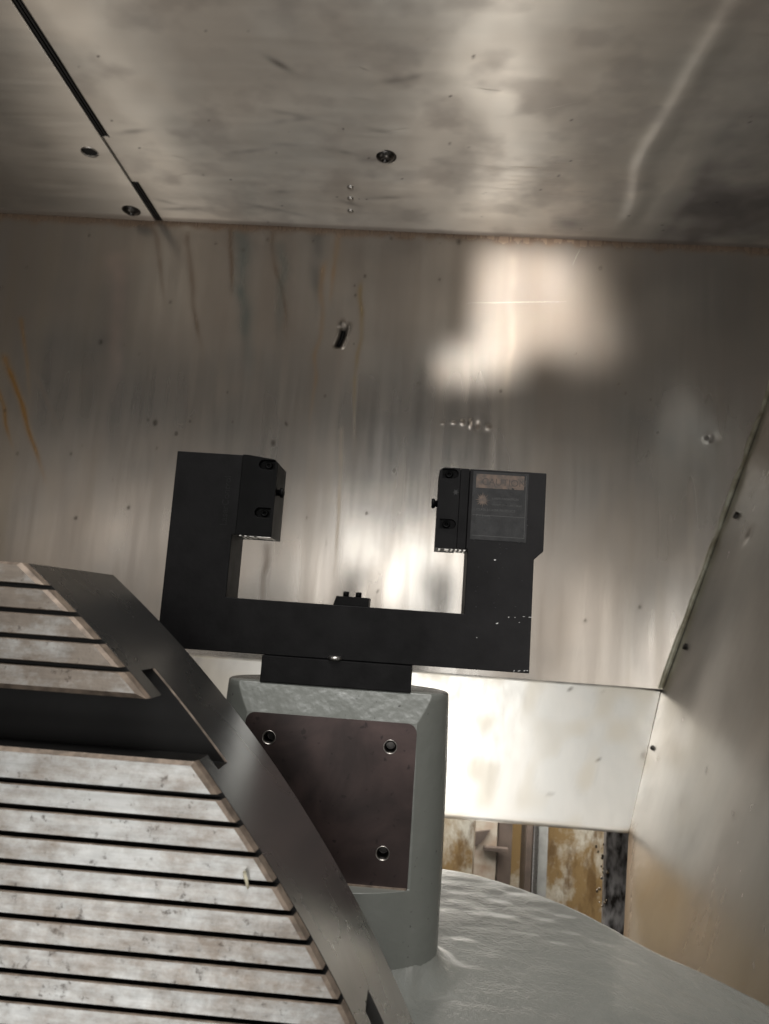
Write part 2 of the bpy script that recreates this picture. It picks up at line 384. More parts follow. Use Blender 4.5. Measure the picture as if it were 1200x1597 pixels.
def wall_relief(X, Z):
    H = (vnoise(X, Z * .7, 5, 41) - .5) * .0022 + (vnoise(X, Z * .4, 13, 42) - .5) * .0006
    for x, z, rx, rz, h in wall_dents: H += .5 * h * np.exp(-((X - x) / rx) ** 2 - ((Z - z) / rz) ** 2)
    gx = -.181 - .35 * (.545 - Z) * (Z < .545) + .1 * (Z - .545) * (Z >= .545)
    g = np.exp(-((X - gx) / .007) ** 2); zz = np.clip((.575 - Z) / .01, 0, 1) * np.clip((Z - .517) / .01, 0, 1)
    H += -.010 * g * zz * (Z < .563) + .0045 * np.exp(-((X - gx - .011) / .004) ** 2) * zz + .004 * np.exp(-((X - gx + .003) / .005) ** 2 - ((Z - .571) / .006) ** 2)
    H += -.0012 * np.exp(-((X - .541) / .008) ** 2 - ((Z - .378) / .008) ** 2) + .0008 * np.exp(-((X - .553) / .01) ** 2 - ((Z - .378) / .012) ** 2)
    # the sheet is rolled gently forward along its right edge
    d = .060 - (xr(Z) - X); H += .13 * (d + np.sqrt(d * d + .0006)) / 2
    return H
us = np.linspace(0, 1, 560)
zs_ = axis(ZF, ZC + .004, .0033, (.545, .035, .0015), (.379, .012, .0012))
us = np.unique(np.concatenate([us, (np.arange(-.205, -.150, .0012) + 1.05) / (xr(.545) + 1.05), (np.arange(.03, .13, .0014) + 1.05) / (xr(.379) + 1.05), (np.arange(.525, .565, .0015) + 1.05) / (xr(.379) + 1.05)]))
def wx(U, Z): return -1.05 + U * (xr(Z) + 1.05)
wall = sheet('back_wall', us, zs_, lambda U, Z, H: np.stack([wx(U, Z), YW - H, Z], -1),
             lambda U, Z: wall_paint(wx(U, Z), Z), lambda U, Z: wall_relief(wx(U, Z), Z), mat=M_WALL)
tag(wall, 'tall stained brushed steel back sheet behind the black fork', kind='structure')

# lower sheet, folded forward
def low_paint(X, T):
    S = Stain(X.shape)
    S.add(.35 * np.clip((vnoise(X, T * .2, 30, 61) - .55) * 3, 0, 1), (.55, .48, .36))
    S.add(.6 * np.clip((T - .965) / .03, 0, 1) * vnoise(X, T, 40, 62), (.40, .26, .10))
    dots(S, X, T, [(rng.uniform(-.5, .4), rng.uniform(0, 1), .003) for _ in range(25)], (.12, .1, .08), .7)
    return S.out()
def low_place(U, T, H):
    z = ZF - .2353 * T; x = -1.0 + U * (xr(z) + 1.0)
    return np.stack([x, YW - .095 * T - H * .93, z - .0], -1)
low = sheet('back_wall_lower', np.linspace(0, 1, 220), np.linspace(0, 1, 40), low_place, lambda U, T: low_paint(-1 + U * 1.43, T), lambda U, T: (vnoise(U, T * .2, 6, 63) - .5) * .0008, mat=M_LOW, thick=.003, flip=True)
tag(low, 'bright lower steel sheet folded forward under the back wall', kind='structure')

# right wall, leaning outward
RC = [(ZC + .004, YW), (ZF, YW), (-.3363, 1.355), (-.4464, 1.2365), (-.75, .95)]
def ryw(z): return np.interp(z, [p[0] for p in RC[::-1]], [p[1] for p in RC[::-1]])
def side_place(U, Z, H):
    yb = ryw(Z) + .002; y = .50 + U * (yb - .50); return np.stack([xr(Z) - H, y, Z], -1)
def side_relief(U, Z):
    y = .50 + U * (ryw(Z) - .50)
    H = (vnoise(y, Z * .8, 4, 71) - .5) * .0022
    H += -.003 * np.exp(-((y - 1.300) / .012) ** 2 - ((Z - .172) / .012) ** 2)
    return H
def side_paint(U, Z):
    y = .50 + U * (ryw(Z) - .50); S = Stain(U.shape)
    S.add(.25 * np.clip((fbm(y, Z * .5, 6, 72) - .45) * 3, 0, 1), (.36, .29, .23))
    S.add(.75 * np.clip((y - ryw(Z) + .05) / .04, 0, 1) * np.clip((-.31 - Z) / .03, 0, 1), (.33, .22, .11))
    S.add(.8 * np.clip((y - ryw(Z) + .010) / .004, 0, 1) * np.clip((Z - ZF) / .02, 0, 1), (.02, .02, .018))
    dots(S, y, Z, [(rng.uniform(.8, 1.4), rng.uniform(-.4, .3), .0025) for _ in range(20)], (.08, .06, .05), .7)
    return S.out()
side = sheet('right_wall', axis(0, 1, .006), axis(-.75, ZC + .004, .006), side_place, side_paint, side_relief, mat=M_SIDE, thick=.003)
tag(side, 'brown-grey steel side sheet leaning outward at the right', kind='structure')

# ceiling sheets with the notched joint between them
XS = -.586; XN = -.5715
ceil_dents = [(-.1388 * 1.2083, 1.0689 * 1.2083), (-.1416 * 1.2083, 1.1012 * 1.2083), (-.1448 * 1.2083, 1.1391 * 1.2083)]
def ceil_paint(X, Y):
    S = Stain(X.shape)
    S.add(.40 * np.clip((fbm(X, Y, 6, 81) - .42) * 3.5, 0, 1), (.36, .30, .245))
    S.add(.32 * np.clip((fbm(X, Y * 1.3, 16, 82) - .5) * 4, 0, 1), (.20, .165, .15))
    r2 = np.random.default_rng(5)
    for _ in range(16):   # smeared dark wipe marks
        x, y = r2.uniform(-.55, .0), r2.uniform(1.0, 1.4); l, a = r2.uniform(.018, .05), r2.uniform(-.3, .5)
        u = (X - x) * math.cos(a) + (Y - y) * math.sin(a); v = -(X - x) * math.sin(a) + (Y - y) * math.cos(a)
        S.add(.34 * np.exp(-(u / l) ** 2 - (v / .006) ** 2) * (.5 + vnoise(X, Y, 60, 83)), (.10, .085, .08))
    u = (X + .245) * .75 + (Y - .985) * .66; v = -(X + .245) * .66 + (Y - .985) * .75
    S.add(.8 * np.exp(-(u / .02) ** 2 - (v / .006) ** 2), (.10, .085, .075))
    dots(S, X, Y, [(r2.uniform(-.55, .5), r2.uniform(.9, 1.44), r2.uniform(.001, .002)) for _ in range(40)], (.04, .03, .03), .8)
    b_ = .385 + .05 * (fbm(X * 0 + .3, Y, 6, 121) - .5) + .05 * (fbm(X, Y, 9, 122) - .5)
    S.add(.80 * np.clip((X - b_) / .05, 0, 1) * np.clip(fbm(X, Y, 7, 123) * 1.9 - .25, .25, 1), (.070, .060, .062))     # smudges at the right, with the side wall's dark reflection painted in
    S.add(.5 * np.exp(-((X - .25) / .035) ** 2 - ((Y - 1.385) / .022) ** 2), (.09, .08, .085))
    S.add(.6 * np.clip((Y - 1.432) / .01, 0, 1), (.16, .12, .10))
    return S.out()
def ceil_relief(X, Y):
    H = (vnoise(X, Y * .35, 8, 94) - .5) * .0026 + (vnoise(X, Y, 7, 91) - .5) * .0026 + (vnoise(X, Y, 15, 92) - .5) * .0008 + (vnoise(X, Y, 31, 93) - .5) * .00012
    H += .0034 * np.exp(-((X - .345 - .03 * (vnoise(Y, X * 0, 6, 124) - .5)) / .019) ** 2) * np.clip((1.44 - Y) / .1, 0, 1)     # crease
    for x, y in []: H += .0046 * np.exp(-(np.hypot(X - x, Y - y) / .0060) ** 2)
    return H
edge = lambda X, Y: 1 - np.exp(-((1.45 - Y) / .05) ** 2)
ceil = sheet('ceiling', axis(XS + .0016, 1.0, .004, (XN, .004, .002), (-.17, .02, .0012)), axis(.70, YW, .004, (1.29, .012, .0012), (1.33, .012, .0012), (1.376, .012, .0012), (1.173, .004, .002), (1.308, .004, .002)),
             lambda X, Y, H: np.stack([X, Y, ZC - H * np.minimum(edge(X, Y) + .02, 1)], -1), ceil_paint, ceil_relief,
             keep=lambda x, y: ~((x < XN) & ((y < 1.173) | (y > 1.308))), mat=M_CEIL, thick=.003, flip=True)
tag(ceil, 'large dented steel ceiling sheet with wipe marks', kind='structure')
def ceil2_paint(X, Y):
    S = Stain(X.shape)
    S.add(.4 * np.clip((vnoise(X, Y, 5, 101) - .45) * 2, 0, 1), (.36, .30, .25))
    S.add(.6 * np.clip((Y - 1.425) / .01, 0, 1), (.2, .15, .12)); return S.out()
HX, HY = -.5168 * 1.2083, 1.0074 * 1.2083
ceil2 = sheet('ceiling_left', axis(-1.2, XS, .006, (HX, .018, .0015)), axis(.70, YW, .006, (HY, .018, .0015)),
              lambda X, Y, H: np.stack([X, Y, ZC - .0010 - H], -1), ceil2_paint, lambda X, Y: (vnoise(X, Y, 4, 102) - .5) * .003,
              keep=lambda x, y: np.hypot(x - HX, y - HY) > .0140, mat=M_CEIL, thick=.003, flip=True)
tag(ceil2, 'smooth narrow steel ceiling sheet at the left', kind='structure')
from_bm('hole_rim', lathe([(.0134, ZC - .0020), (.0152, ZC - .0022), (.0152, ZC + .0), (.0138, ZC + .0005)], 28, 'Z', (HX, HY, 0), caps=False), M_BRIGHT, ceil2, True)
from_bm('hole_bottom', lathe([(.017, ZC + .0022), (.017, ZC + .014)], 24, 'Z', (HX, HY, 0)), M_DARK, ceil2)
def seam_strip(y0, y1):
    bm = bmesh.new()
    prism([(XS - .004, ZC + .004), (XN + .006, ZC + .004), (XN + .006, ZC + .014), (XS - .004, ZC + .014)], y0, y1, bm)
    for k in range(2):
        x = XS + .0035 + .0055 * k
        prism([(x, ZC - .0005), (x + .003, ZC - .0005), (x + .003, ZC + .005), (x, ZC + .005)], y0, y1 - .001 * k, bm)
    return from_bm('sealing_strip', bm, M_RUBBER, ceil)
from_bm('joint_backing', box(XS - .006, XS + .008, 1.168, 1.313, ZC + .0045, ZC + .009), M_RUBBER, ceil)
seam_strip(.70, 1.17); seam_strip(1.311, 1.449)
def button_screw(x, y, r, mat, parent, drop=0.0, z=ZC):
    """domed screw head below a ceiling sheet, socket in the middle"""
    z = z - drop
    b = from_bm('screw', lathe([(r, z + .003), (r, z - .0012), (r * .93, z - .003), (r * .72, z - .0062), (r * .50, z - .0078), (r * .36, z - .0082), (r * .33, z - .0072), (r * .30, z - .002), (0, z - .002)], 28, 'Z', (x, y, 0)), mat, parent, True)
    from_bm('washer', lathe([(r * 1.02, z), (r * 1.22, z), (r * 1.22, z - .0014), (r * 1.02, z - .0014)], 28, 'Z', (x, y, 0), caps=False), M_SCREW, b)
    from_bm('socket', lathe([(r * .31, z - .0030), (r * .31, z - .0026)], 6, 'Z', (x, y, 0)), M_DARK, b)
    return b
for x, y in ceil_dents:      # punched dimples
    bm = lathe([(.0062, 0), (.0058, -.0012), (.0045, -.0026), (.0025, -.0036), (0, -.0040)], 18, 'Z', (x, y, ZC - float(ceil_relief(np.array(x + .009), np.array(y))) + .0002), caps=False)
    from_bm('dimple', bm, M_BRIGHT, ceil, True)
button_screw(-.083 * 1.2083, .9892 * 1.2083, .0160, M_SCREW, ceil)
button_screw(-.5153 * 1.2083, 1.1678 * 1.2083, .0150, M_SCREW, ceil2, .0012)
# dark hexagon screws and scars along the right wall corner
for (x, y, z) in ((.4743, 1.1488, .1825), (.4072, 1.1617, -.0177), (.3578, 1.1465, -.1651)):
    c = Vector((x, y, z)) * 1.2083; n = Vector((-1, 0, .3354)).normalized()
    r = .0085 if z > -.1 else .006
    bm = lathe([(r * 1.15, 0), (r * 1.15, .0015), (r * .8, .002), (r * .75, .0065), (r * .55, .0075), (0, .0075)], 6 if z > -1 else 18, 'Z')
    bm.transform(Matrix.Translation(c + n * .0005) @ n.to_track_quat('Z', 'Y').to_matrix().to_4x4())
    from_bm('screw', bm, M_SCREW, side)

# fine scratches that follow the sheets
def scratches(name, lines, surf, wd, parent):
    bm = bmesh.new()
    for a0, b0, a1, b1 in lines:
        n = max(3, int(math.hypot(a1 - a0, b1 - b0) / .008)); t = np.linspace(0, 1, n); L_ = math.hypot(a1 - a0, b1 - b0)
        na, nb_ = -(b1 - b0) / L_, (a1 - a0) / L_; w_ = wd * np.sin(np.pi * (t * .9 + .05)) / 2
        wob = (vnoise(t * 3, t * 0 + a0 * 9, 3, 301) - .5) * .002
        A_ = a0 + (a1 - a0) * t + na * wob; B_ = b0 + (b1 - b0) * t + nb_ * wob
        p0 = surf(A_ - na * w_, B_ - nb_ * w_); p1 = surf(A_ + na * w_, B_ + nb_ * w_)
        v0 = [bm.verts.new(p) for p in p0]; v1 = [bm.verts.new(p) for p in p1]
        for i in range(n - 1): bm.faces.new((v0[i], v1[i], v1[i + 1], v0[i + 1]))
    o = from_bm(name, bm, M_SCR, parent); tag(o, kind='stuff'); return o
M_SCR = simple('scratched_metal', (.72, .69, .65), .35, 1)
scratches('scratches', [(.060, .626, .26, .640), (.285, .757, .268, .715)],
          lambda X, Z: np.stack([X, YW - wall_relief(X, Z) - .0003, Z], -1), .00035, wall)
r3 = np.random.default_rng(15); ln = []
for _ in range(60):
    x, y, l = r3.uniform(.08, .33), r3.uniform(1.16, 1.41), r3.uniform(.02, .13); ln.append((x - l / 2, y, x + l / 2, y + l * r3.uniform(-.02, .06)))
for _ in range(14):
    x, y, l, a = r3.uniform(-.5, .4), r3.uniform(.9, 1.4), r3.uniform(.02, .06), r3.uniform(-.6, .6); ln.append((x, y, x + l * math.cos(a), y + l * math.sin(a)))
scratches('scratches', ln, lambda X, Y: np.stack([X, Y, ZC - ceil_relief(X, Y) * np.minimum(edge(X, Y) + .02, 1) - .0003], -1), .0007, ceil)
# sealing bead and open joint along the right corner
def corner_strip(name, off0, off1, depth0, depth1, mat, parent, jitter):
    bm = bmesh.new(); pr = None
    for z in np.linspace(ZF + .002, ZC - .01, 90):
        j = jitter * (vnoise(np.array(z), np.array(0.), 30, 311) - .5); x = xr(z)
        h = float(wall_relief(np.array(x - .012), np.array(z)))
        ring = [bm.verts.new(p) for p in ((x - off1 + j, YW - h - depth0 + .004, z), (x - off1 * .8 + j, YW - h - depth1, z), (x - off0, YW - h - depth1, z), (x - off0, YW - h + .004, z))]
        if pr:
            for i in range(3): bm.faces.new((pr[i], pr[i + 1], ring[i + 1], ring[i]))
        pr = ring
    return from_bm(name, bm, mat, parent, True)
M_SEAL = simple('old_sealant', (.34, .335, .26), .45, .2, .5, 25, color2=(.16, .14, .09))
corner_strip('sealing_bead', .003, .0125, 0, .0022, M_SEAL, wall, .006)
corner_strip('joint_gap', .0005, .0042, .001, .0035, M_RUBBER, wall, .001)

# ------------------------------------------------------------------ chip channel seen under the lower sheet
gap = from_bm('channel_wall', box(-.6, .75, 1.95, 1.96, -1.1, -.2), M_GAP); tag(gap, 'rust-stained pale wall of the channel', kind='structure')
chf = from_bm('channel_floor', box(-.6, .75, 1.2, 1.95, -1.12, -1.1), M_GAP); tag(chf, kind='structure')
k = 1.75 / 1.5
def post(x0, x1, y0, y1, mat, label, name='channel_post'):
    o = from_bm(name, box(x0 * k, x1 * k, y0, y1, -1.1, -.25, .0015), mat); tag(o, label, 'post'); return o
M_POST = simple('tan_post', (.40, .37, .31), .5, .2, .4, 20, color2=(.25, .18, .13))
M_POSTD = simple('brown_post', (.10, .075, .06), .55, .1, .4, 20)
M_POSTG = simple('grey_post', (.36, .36, .34), .45, .3, .3, 20)
p1 = post(.139, .180, 1.75, 1.79, M_POST, 'pale tan upright with a small bracket in the channel')
from_bm('bracket', box(.156 * k, .200 * k, 1.735, 1.75, -.492, -.484, .001), M_POSTD, p1)
from_bm('bracket', prism([(.139 * k, -.456), (.166 * k, -.450), (.150 * k, -.478), (.139 * k, -.486)], 1.742, 1.749), M_POSTD, p1)
post(.183, .2095, 1.76, 1.80, M_POSTD, 'dark brown upright between the pale ones in the channel')
post(.2345, .2465, 1.75, 1.83, M_POSTD, 'thin black-brown upright right of the rusty gap')
post(.2475, .257, 1.745, 1.78, M_BRIGHT, 'thin shiny steel upright edge in the channel')
post(.258, .2765, 1.76, 1.80, M_POSTG, 'grey upright farthest right in the channel')
# corroded angle at the channel's right end with clinging wet drops
M_GRIME = simple('grimy_steel', (.42, .40, .39), .35, .5, .5, 55, (90, .4), color2=(.022, .018, .015), stretch=(1.6, 1, .6))
an = from_bm('corner_angle', box(.366, .41, 1.435, 1.455, -1.1, -.30, .001), M_GRIME); tag(an, 'black grimy steel angle beside the right wall in the channel', 'angle')
bm = bmesh.new()
for _ in range(9):
    x, z, r = random.uniform(.358, .372), random.uniform(-.49, -.41), random.uniform(.0016, .003)
    bmesh.ops.create_icosphere(bm, subdivisions=2, radius=r, matrix=Matrix.Translation((x, 1.44 + random.uniform(-.01, .01), z)))
for _ in range(50):
    x, z, r = .372 - abs(random.gauss(0, .008)), random.uniform(-.60, -.38), random.uniform(.0006, .0026)
    bmesh.ops.create_icosphere(bm, subdivisions=1, radius=r, matrix=Matrix.Translation((x, 1.45, z)) @ Matrix.Diagonal((1, .5, 1.6, 1)))
M_WET = simple('wet_swarf', (.17, .12, .07), .12, .5, .6, 60, coat=1)
sw = from_bm('wet_swarf', bm, M_WET, None, True); tag(sw, 'glistening wet swarf clinging beside the channel angle', 'swarf', kind='stuff')

# ------------------------------------------------------------------ grey casting: arm and pillar
cast = empty('bracket_casting', (-.065, .704, -.30))
tag(cast, 'grey painted rough casting with an upright pillar under the fork', 'casting')
XC, YC = -.0653, .704
BND = np.array([(-.60, 1.10), (-.25, 1.055), (-.0031, 1.0067), (.0511, .9839), (.1064, .9703), (.1545, .9327), (.1961, .8859), (.2226, .8536), (.2498, .8327), (.2784, .8218), (.318, .81), (.3498, .7983), (.3811, .7886), (.42, .772)])
def smooth_curve(P, n):
    t = np.r_[0, np.cumsum(np.hypot(*np.diff(P, axis=0).T))]; s = np.linspace(0, t[-1], n)
    Q = np.stack([np.interp(s, t, P[:, 0]), np.interp(s, t, P[:, 1])], -1)
    for _ in range(50): Q[1:-1] = (Q[:-2] + 2 * Q[1:-1] + Q[2:]) / 4
    return Q
BC = smooth_curve(BND, 330)
def arm_z(x, y):
    u = (x - .227) * .951 - (y - .846) * .309
    z = -.30 - .28 * (u + np.sqrt(u * u + .0009)) / 2
    e = np.hypot((x - XC) / .0985, (y - YC) / .0605) - 1        # fillet into the pillar
    d = np.clip(e, 0, None) * np.where(np.abs(x - XC) > .085, .10, .075); RF = .034
    z = z + RF - np.sqrt(RF * RF - np.clip(RF - d, 0, RF) ** 2)
    return z + (vnoise(x, y * 1.6, 45, 111) - .5) * .0010 + (vnoise(x, y, 16, 112) - .5) * .002
rows = []; RR = .016
nrm = np.gradient(BC, axis=0); nrm = np.stack([nrm[:, 1], -nrm[:, 0]], -1); nrm /= np.linalg.norm(nrm, axis=1)[:, None]     # points to the camera side
if nrm[40, 1] > 0: nrm = -nrm
dirv = np.array([-.12, -1.0]); dirv /= np.linalg.norm(dirv)
steps = list(-np.linspace(.30, .0, 8)) + list(RR * (1 - np.cos(np.linspace(0, math.pi / 2, 8)))[1:]) + list(np.linspace(.02, .62, 260))
for s in steps:
    if s < 0: p = BC; z = arm_z(p[:, 0], p[:, 1]) - RR + s
    else:
        p = BC + (dirv * s)
        z = arm_z(p[:, 0], p[:, 1]) - (RR - math.sqrt(max(0, RR * RR - max(0, RR - s) ** 2)))
    rows.append(np.column_stack([p, z]))
A = np.array(rows); nr, nc = A.shape[:2]; idx = np.arange(nr * nc).reshape(nr, nc)
q = np.stack([idx[:-1, :-1], idx[1:, :-1], idx[1:, 1:], idx[:-1, 1:]], -1).reshape(-1, 4)
me = bpy.data.meshes.new('arm'); me.from_pydata(A.reshape(-1, 3).tolist(), [], q.tolist())
me.polygons.foreach_set('use_smooth', np.ones(len(q), bool)); me.update()
arm = link('arm', me, M_CAST, cast)

bm = bmesh.new(); NA = 96; prev = None
prof = [(-.36, 1.02), (-.31, 1.012), (-.28, 1.008), (-.25, 1.008), (-.215, 1.01), (-.17, 1.005), (-.13, 1.0), (-.09, .988), (-.072, .982), (-.0676, .978), (-.0662, .970), (-.0657, .955)]
for z, s in prof:
    ring = []
    for i in range(NA):
        a = 2 * math.pi * i / NA; ca, sa = math.cos(a), math.sin(a); e = 1.0
        ring.append(bm.verts.new((XC + .1022 * s * math.copysign(abs(ca) ** e, ca), YC + .064 * s * math.copysign(abs(sa) ** e, sa), z)))
    if prev:
        for i in range(NA): bm.faces.new((prev[i], prev[(i + 1) % NA], ring[(i + 1) % NA], ring[i]))
    else: bm.faces.new(ring[::-1])
    prev = ring
bm.faces.new(prev); bmesh.ops.recalc_face_normals(bm, faces=bm.faces)
pillar = from_bm('pillar', bm, M_PILLAR, cast)
YP = .660; ZP0, ZP1 = -.2227, -.0905
HOLES = [(-.1171, -.1102), (-.0138, -.1102), (-.0143, -.1958), (-.1171, -.1958)]
cut(pillar, prism([(.5, ZP0), (YP, ZP0), (YP, ZP1), (.6715, -.0655), (.68, -.04), (.5, -.04)], -.3, .2, axis='X'),
    *[lathe([(.0052, .6), (.0052, .685)], 20, 'Y', (x, 0, z)) for x, z in HOLES])
finish(pillar, .0016, 3, 28)
# machined pad: a thin plate face with rounded upper corners
def rounded(x0, x1, z0, z1, r, n=6):
    pts = [(x0, z0), (x1, z0)]
    pts += [(x1 - r + r * math.cos(a), z1 - r + r * math.sin(a)) for a in np.linspace(0, math.pi / 2, n)]
    pts += [(x0 + r - r * math.sin(a), z1 - r + r * math.cos(a)) for a in np.linspace(0, math.pi / 2, n)]
    return pts
pad = from_bm('mounting_pad', prism(rounded(-.1384, .0078, ZP0 + .0005, ZP1 + .0005, .008), YP - .0008, YP + .003), M_PAD, cast)
cut(pad, *[lathe([(.0052, .6), (.0052, .70)], 20, 'Y', (x, 0, z)) for x, z in HOLES])
for x, z in HOLES:
    from_bm('hole_rim', lathe([(.0060, YP - .0008), (.0058, YP - .0011), (.0054, YP - .0011), (.0047, YP + .0004)], 22, 'Y', (x, 0, z), caps=False), M_RIM, cast, True)
    pr = []
    for t in range(9): pr += [(.0046, YP + .0002 + .0016 * t), (.0040, YP + .001 + .0016 * t)]
    pr += [(.0042, YP + .016), (0, YP + .016)]
    from_bm('threaded_hole', lathe(pr, 22, 'Y', (x, 0, z), caps=False), M_SCREW, cast)
# thin lip that paints an orange highlight on the ledge below the pad
bm = bmesh.new(); prism([(-.10, ZP0 - .0002), (.0068, ZP0 - .0002), (.0072, ZP0 + .0012), (-.10, ZP0 + .0012)], YP - .0022, YP - .0006, bm)
from_bm('ledge_edge', bm, M_RUSTEDGE, cast)

# ------------------------------------------------------------------ black measuring fork
G = .675 / .65
fork = empty('measuring_fork', (-.068, .69, -.066))
tag(fork, 'black U-shaped laser measuring fork standing on the grey pillar', 'sensor fork')
YF = .675; YB = YF + .046
U_ = [(-.2190, .1304), (-.1600, .1304), (-.1600, .0595), (-.1632, .0595), (-.1632, .0050), (.0413, .0050), (.0413, .0600), (.0398, .0600), (.0398, .1302), (.1057, .1303), (.1057, .0624), (.0980, .0548), (.0982, -.0406), (-.2190, -.0411)]
body = from_bm('body', prism([(x * G, z * G) for x, z in U_], YF, YB), M_LIT_BLACK, fork); finish(body, .0009, 2)
def head(x0, x1, s, z0=.0595, z1=.1290):
    """sensor head at the tip of a leg; s = +1 when it faces right"""
    xa, xb = (x0, x1)
    tip = xb if s > 0 else xa; c = .0030
    if s > 0: poly = [(xa, z0), (xb, z0), (xb, z1 - .004), (xb - .0035, z1 - .0012), (xa + .004, z1 + .0016), (xa, z1 + .0016)]
    else: poly = [(xa, z0), (xb, z0), (xb, z1 + .0008), (xa + .004, z1 + .0008), (xa, z1 - .002)]
    bm = prism([(p * G, q_ * G) for p, q_ in poly], YF - .0015, YB - .002)
    o = from_bm('sensor_head', bm, M_BLACK if s > 0 else M_BLACK2, fork)
    cs = []
    for zz in ((.1245, .0805) if s < 0 else (.1225, .0800)):
        xm = (tip + s * -.0075) * G; L_ = .0048 * G; r = .0043 * G
        pts = [(xm - s * L_ + -s * r * math.cos(a) , zz * G + r * math.sin(a)) for a in np.linspace(-math.pi / 2, math.pi / 2, 9)]
        pts += [(xm + s * L_, zz * G + r), (xm + s * L_, zz * G - r)]
        if s > 0: pts = pts[::-1]
        cs.append(prism(pts, YF - .01, YF + .0045))
    cut(o, *cs); finish(o, .0006, 2)
    for zz in ((.1245, .0805) if s < 0 else (.1225, .0800)):
        sc_ = from_bm('cap_screw', lathe([(.0034, YF + .0045), (.0034, YF + .0012), (.0026, YF + .0004), (.0017, YF + .0003), (.0015, YF + .003), (0, YF + .003)], 18, 'Y', ((tip - s * .0085) * G, 0, zz * G)), M_BLACK, o, True)
    # torx plug screw
    zt = .1085; xt = (tip - s * .0150) * G
    star = []
    for i in range(12):
        a = math.pi * i / 6; rr = .0030 if i % 2 == 0 else .0014
        star.append((xt + rr * math.cos(a), zt * G + rr * math.sin(a)))
    if s < 0: from_bm('star_socket', prism(star, YF - .0018, YF - .0014), M_DARK, o)
    # lens nozzle facing the other head
    zn = (.1003 if s > 0 else .0994) * G; x_ = tip * G
    from_bm('lens_nozzle', lathe([(.0030, x_ - s * .001), (.0030, x_ + s * .0022), (.0046, x_ + s * .0024), (.0046, x_ + s * .0046), (.0040, x_ + s * .0054), (.0018, x_ + s * .0054), (.0018, x_ + s * .003), (0, x_ + s * .003)], 20, 'X', (0, YF + .012, zn)), M_BLACK, o, True)
    return o
h1 = head(-.1600, -.1283, 1); h2 = head(.0134, .0315, -1)
tag(h2, 'charcoal sensor head with two slotted screw pockets')
strip = from_bm('cover_strip', prism([(.0318 * G, .0600 * G), (.0394 * G, .0600 * G), (.0394 * G, .1300 * G), (.0318 * G, .1300 * G)], YF - .0006, YB - .003), M_BLACK2, fork); finish(strip, .0004)
# worn undersides, their bright reflection put in as pale steel slivers
for a, b in ((.0145, .0395), (-.1590, -.1295)):
    bm = bmesh.new(); n = 14
    for i in range(n):
        x0 = a + (b - a) * i / n; x1 = a + (b - a) * (i + .93) / n
        if random.random() < .75: prism([(x0 * G, .0588 * G), (x1 * G, .0588 * G), (x1 * G, .0593 * G), (x0 * G, .0593 * G)], YF + random.uniform(.0, .004), YF + random.uniform(.016, .03), bm)
    o = from_bm('worn_underside_glint', bm, M_BRIGHT, fork); tag(o, kind='stuff')
mb = from_bm('mounting_block', box(-.1275 * .67 / .65, .0006, .670, .728, -.0657, -.0412 * G, .0008), M_BLACK2, fork)
from_bm('seam_screw', lathe([(.0062, -.0424), (.0062, -.0400), (.005, -.0392), (0, -.0392)], 18, 'Z', (-.0675, .6728, 0)), M_BRIGHT, mb, True)
nb = from_bm('nozzle_block', prism([(-.0708 * G, .0046 * G), (-.0404 * G, .0046 * G), (-.0402 * G, .0128 * G), (-.0686 * G, .0128 * G)], YF + .004, YF + .030), M_BLACK, fork); finish(nb, .0005)
for x in (-.0606, -.0497):
    from_bm('air_nozzle', lathe([(.0027, .0125 * G), (.0027, .0165 * G), (.0021, .0172 * G), (.0012, .0172 * G), (.0012, .015 * G), (0, .015 * G)], 16, 'Z', (x * G, YF + .008, 0)), M_BLACK, nb, True)
# warning label, worn
YL = YF - .00025
M_ORANGE = simple('faded_orange_print', (.10, .066, .046), .5, 0, .5, 160, color2=(.035, .029, .026))
M_INK = simple('dark_print', (.035, .025, .02), .5)
M_FILM = simple('worn_label_film', (.016, .016, .0165), .42, 0, .4, 120, (400, .1), spec=.3, color2=(.008, .008, .0085))
M_PRINT = simple('grey_print', (.045, .044, .043), .5, 0, .6, 300, color2=(.03, .03, .03))
def lab(x0, x1, z0, z1, y, mat, name, parent): return from_bm(name, box(x0 * G, x1 * G, y, y + .00018, z0 * G, z1 * G), mat, parent)
label = lab(.0428, .0905, .0690, .1285, YL, M_FILM, 'warning_label', fork)
lab(.0455, .0868, .1140, .1262, YL - .00012, M_ORANGE, 'orange_field', label)
RX = ((1, 0, 0), (0, 0, -1), (0, 1, 0))
text_mesh('CAUTION', .0088, M_INK, label, (.0502 * G, YL - .0002, .1168 * G), RX)
bm = bmesh.new(); star = []
for i in range(32):
    a = 2 * math.pi * i / 32; rr = (.0064, .0034)[i % 2] if i % 4 else .0078
    star.append((.0518 * G + rr * .9 * math.cos(a), .1035 * G + rr * .9 * math.sin(a)))
from_bm('laser_symbol', prism(star, YL - .0003, YL - .0001), M_ORANGE, label)
for i, (t, xx) in enumerate((('LASER RADIATION', .0600), ('DO NOT STARE INTO BEAM', .0600), ('CLASS 2 LASER PRODUCT', .0470), ('P < 1 mW', .0470))):
    text_mesh(t, (.0028, .0021, .0030, .0030)[i], M_PRINT, label, (xx * G, YL - .0001, (.1045 - .0052 * i) * G), RX)
for x0, x1, z0, z1 in ((.0440, .0890, .0900, .0904), (.0885, .0889, .0720, .1265), (.0440, .0890, .0722, .0726)):
    lab(x0, x1, z0, z1, YL - .0001, M_PRINT, 'frame_line', label)
# faint lettering up the left leg
text_mesh('LaserControl', .0085, simple('faint_print', (.008, .008, .008), .5, spec=.15), fork, (-.1690 * G, YF - .0002, .0665 * G), ((0, -0, -0), (0, 0, -1), (0, 0, 0)) if False else ((0, -1, 0), (0, 0, -1), (1, 0, 0)))
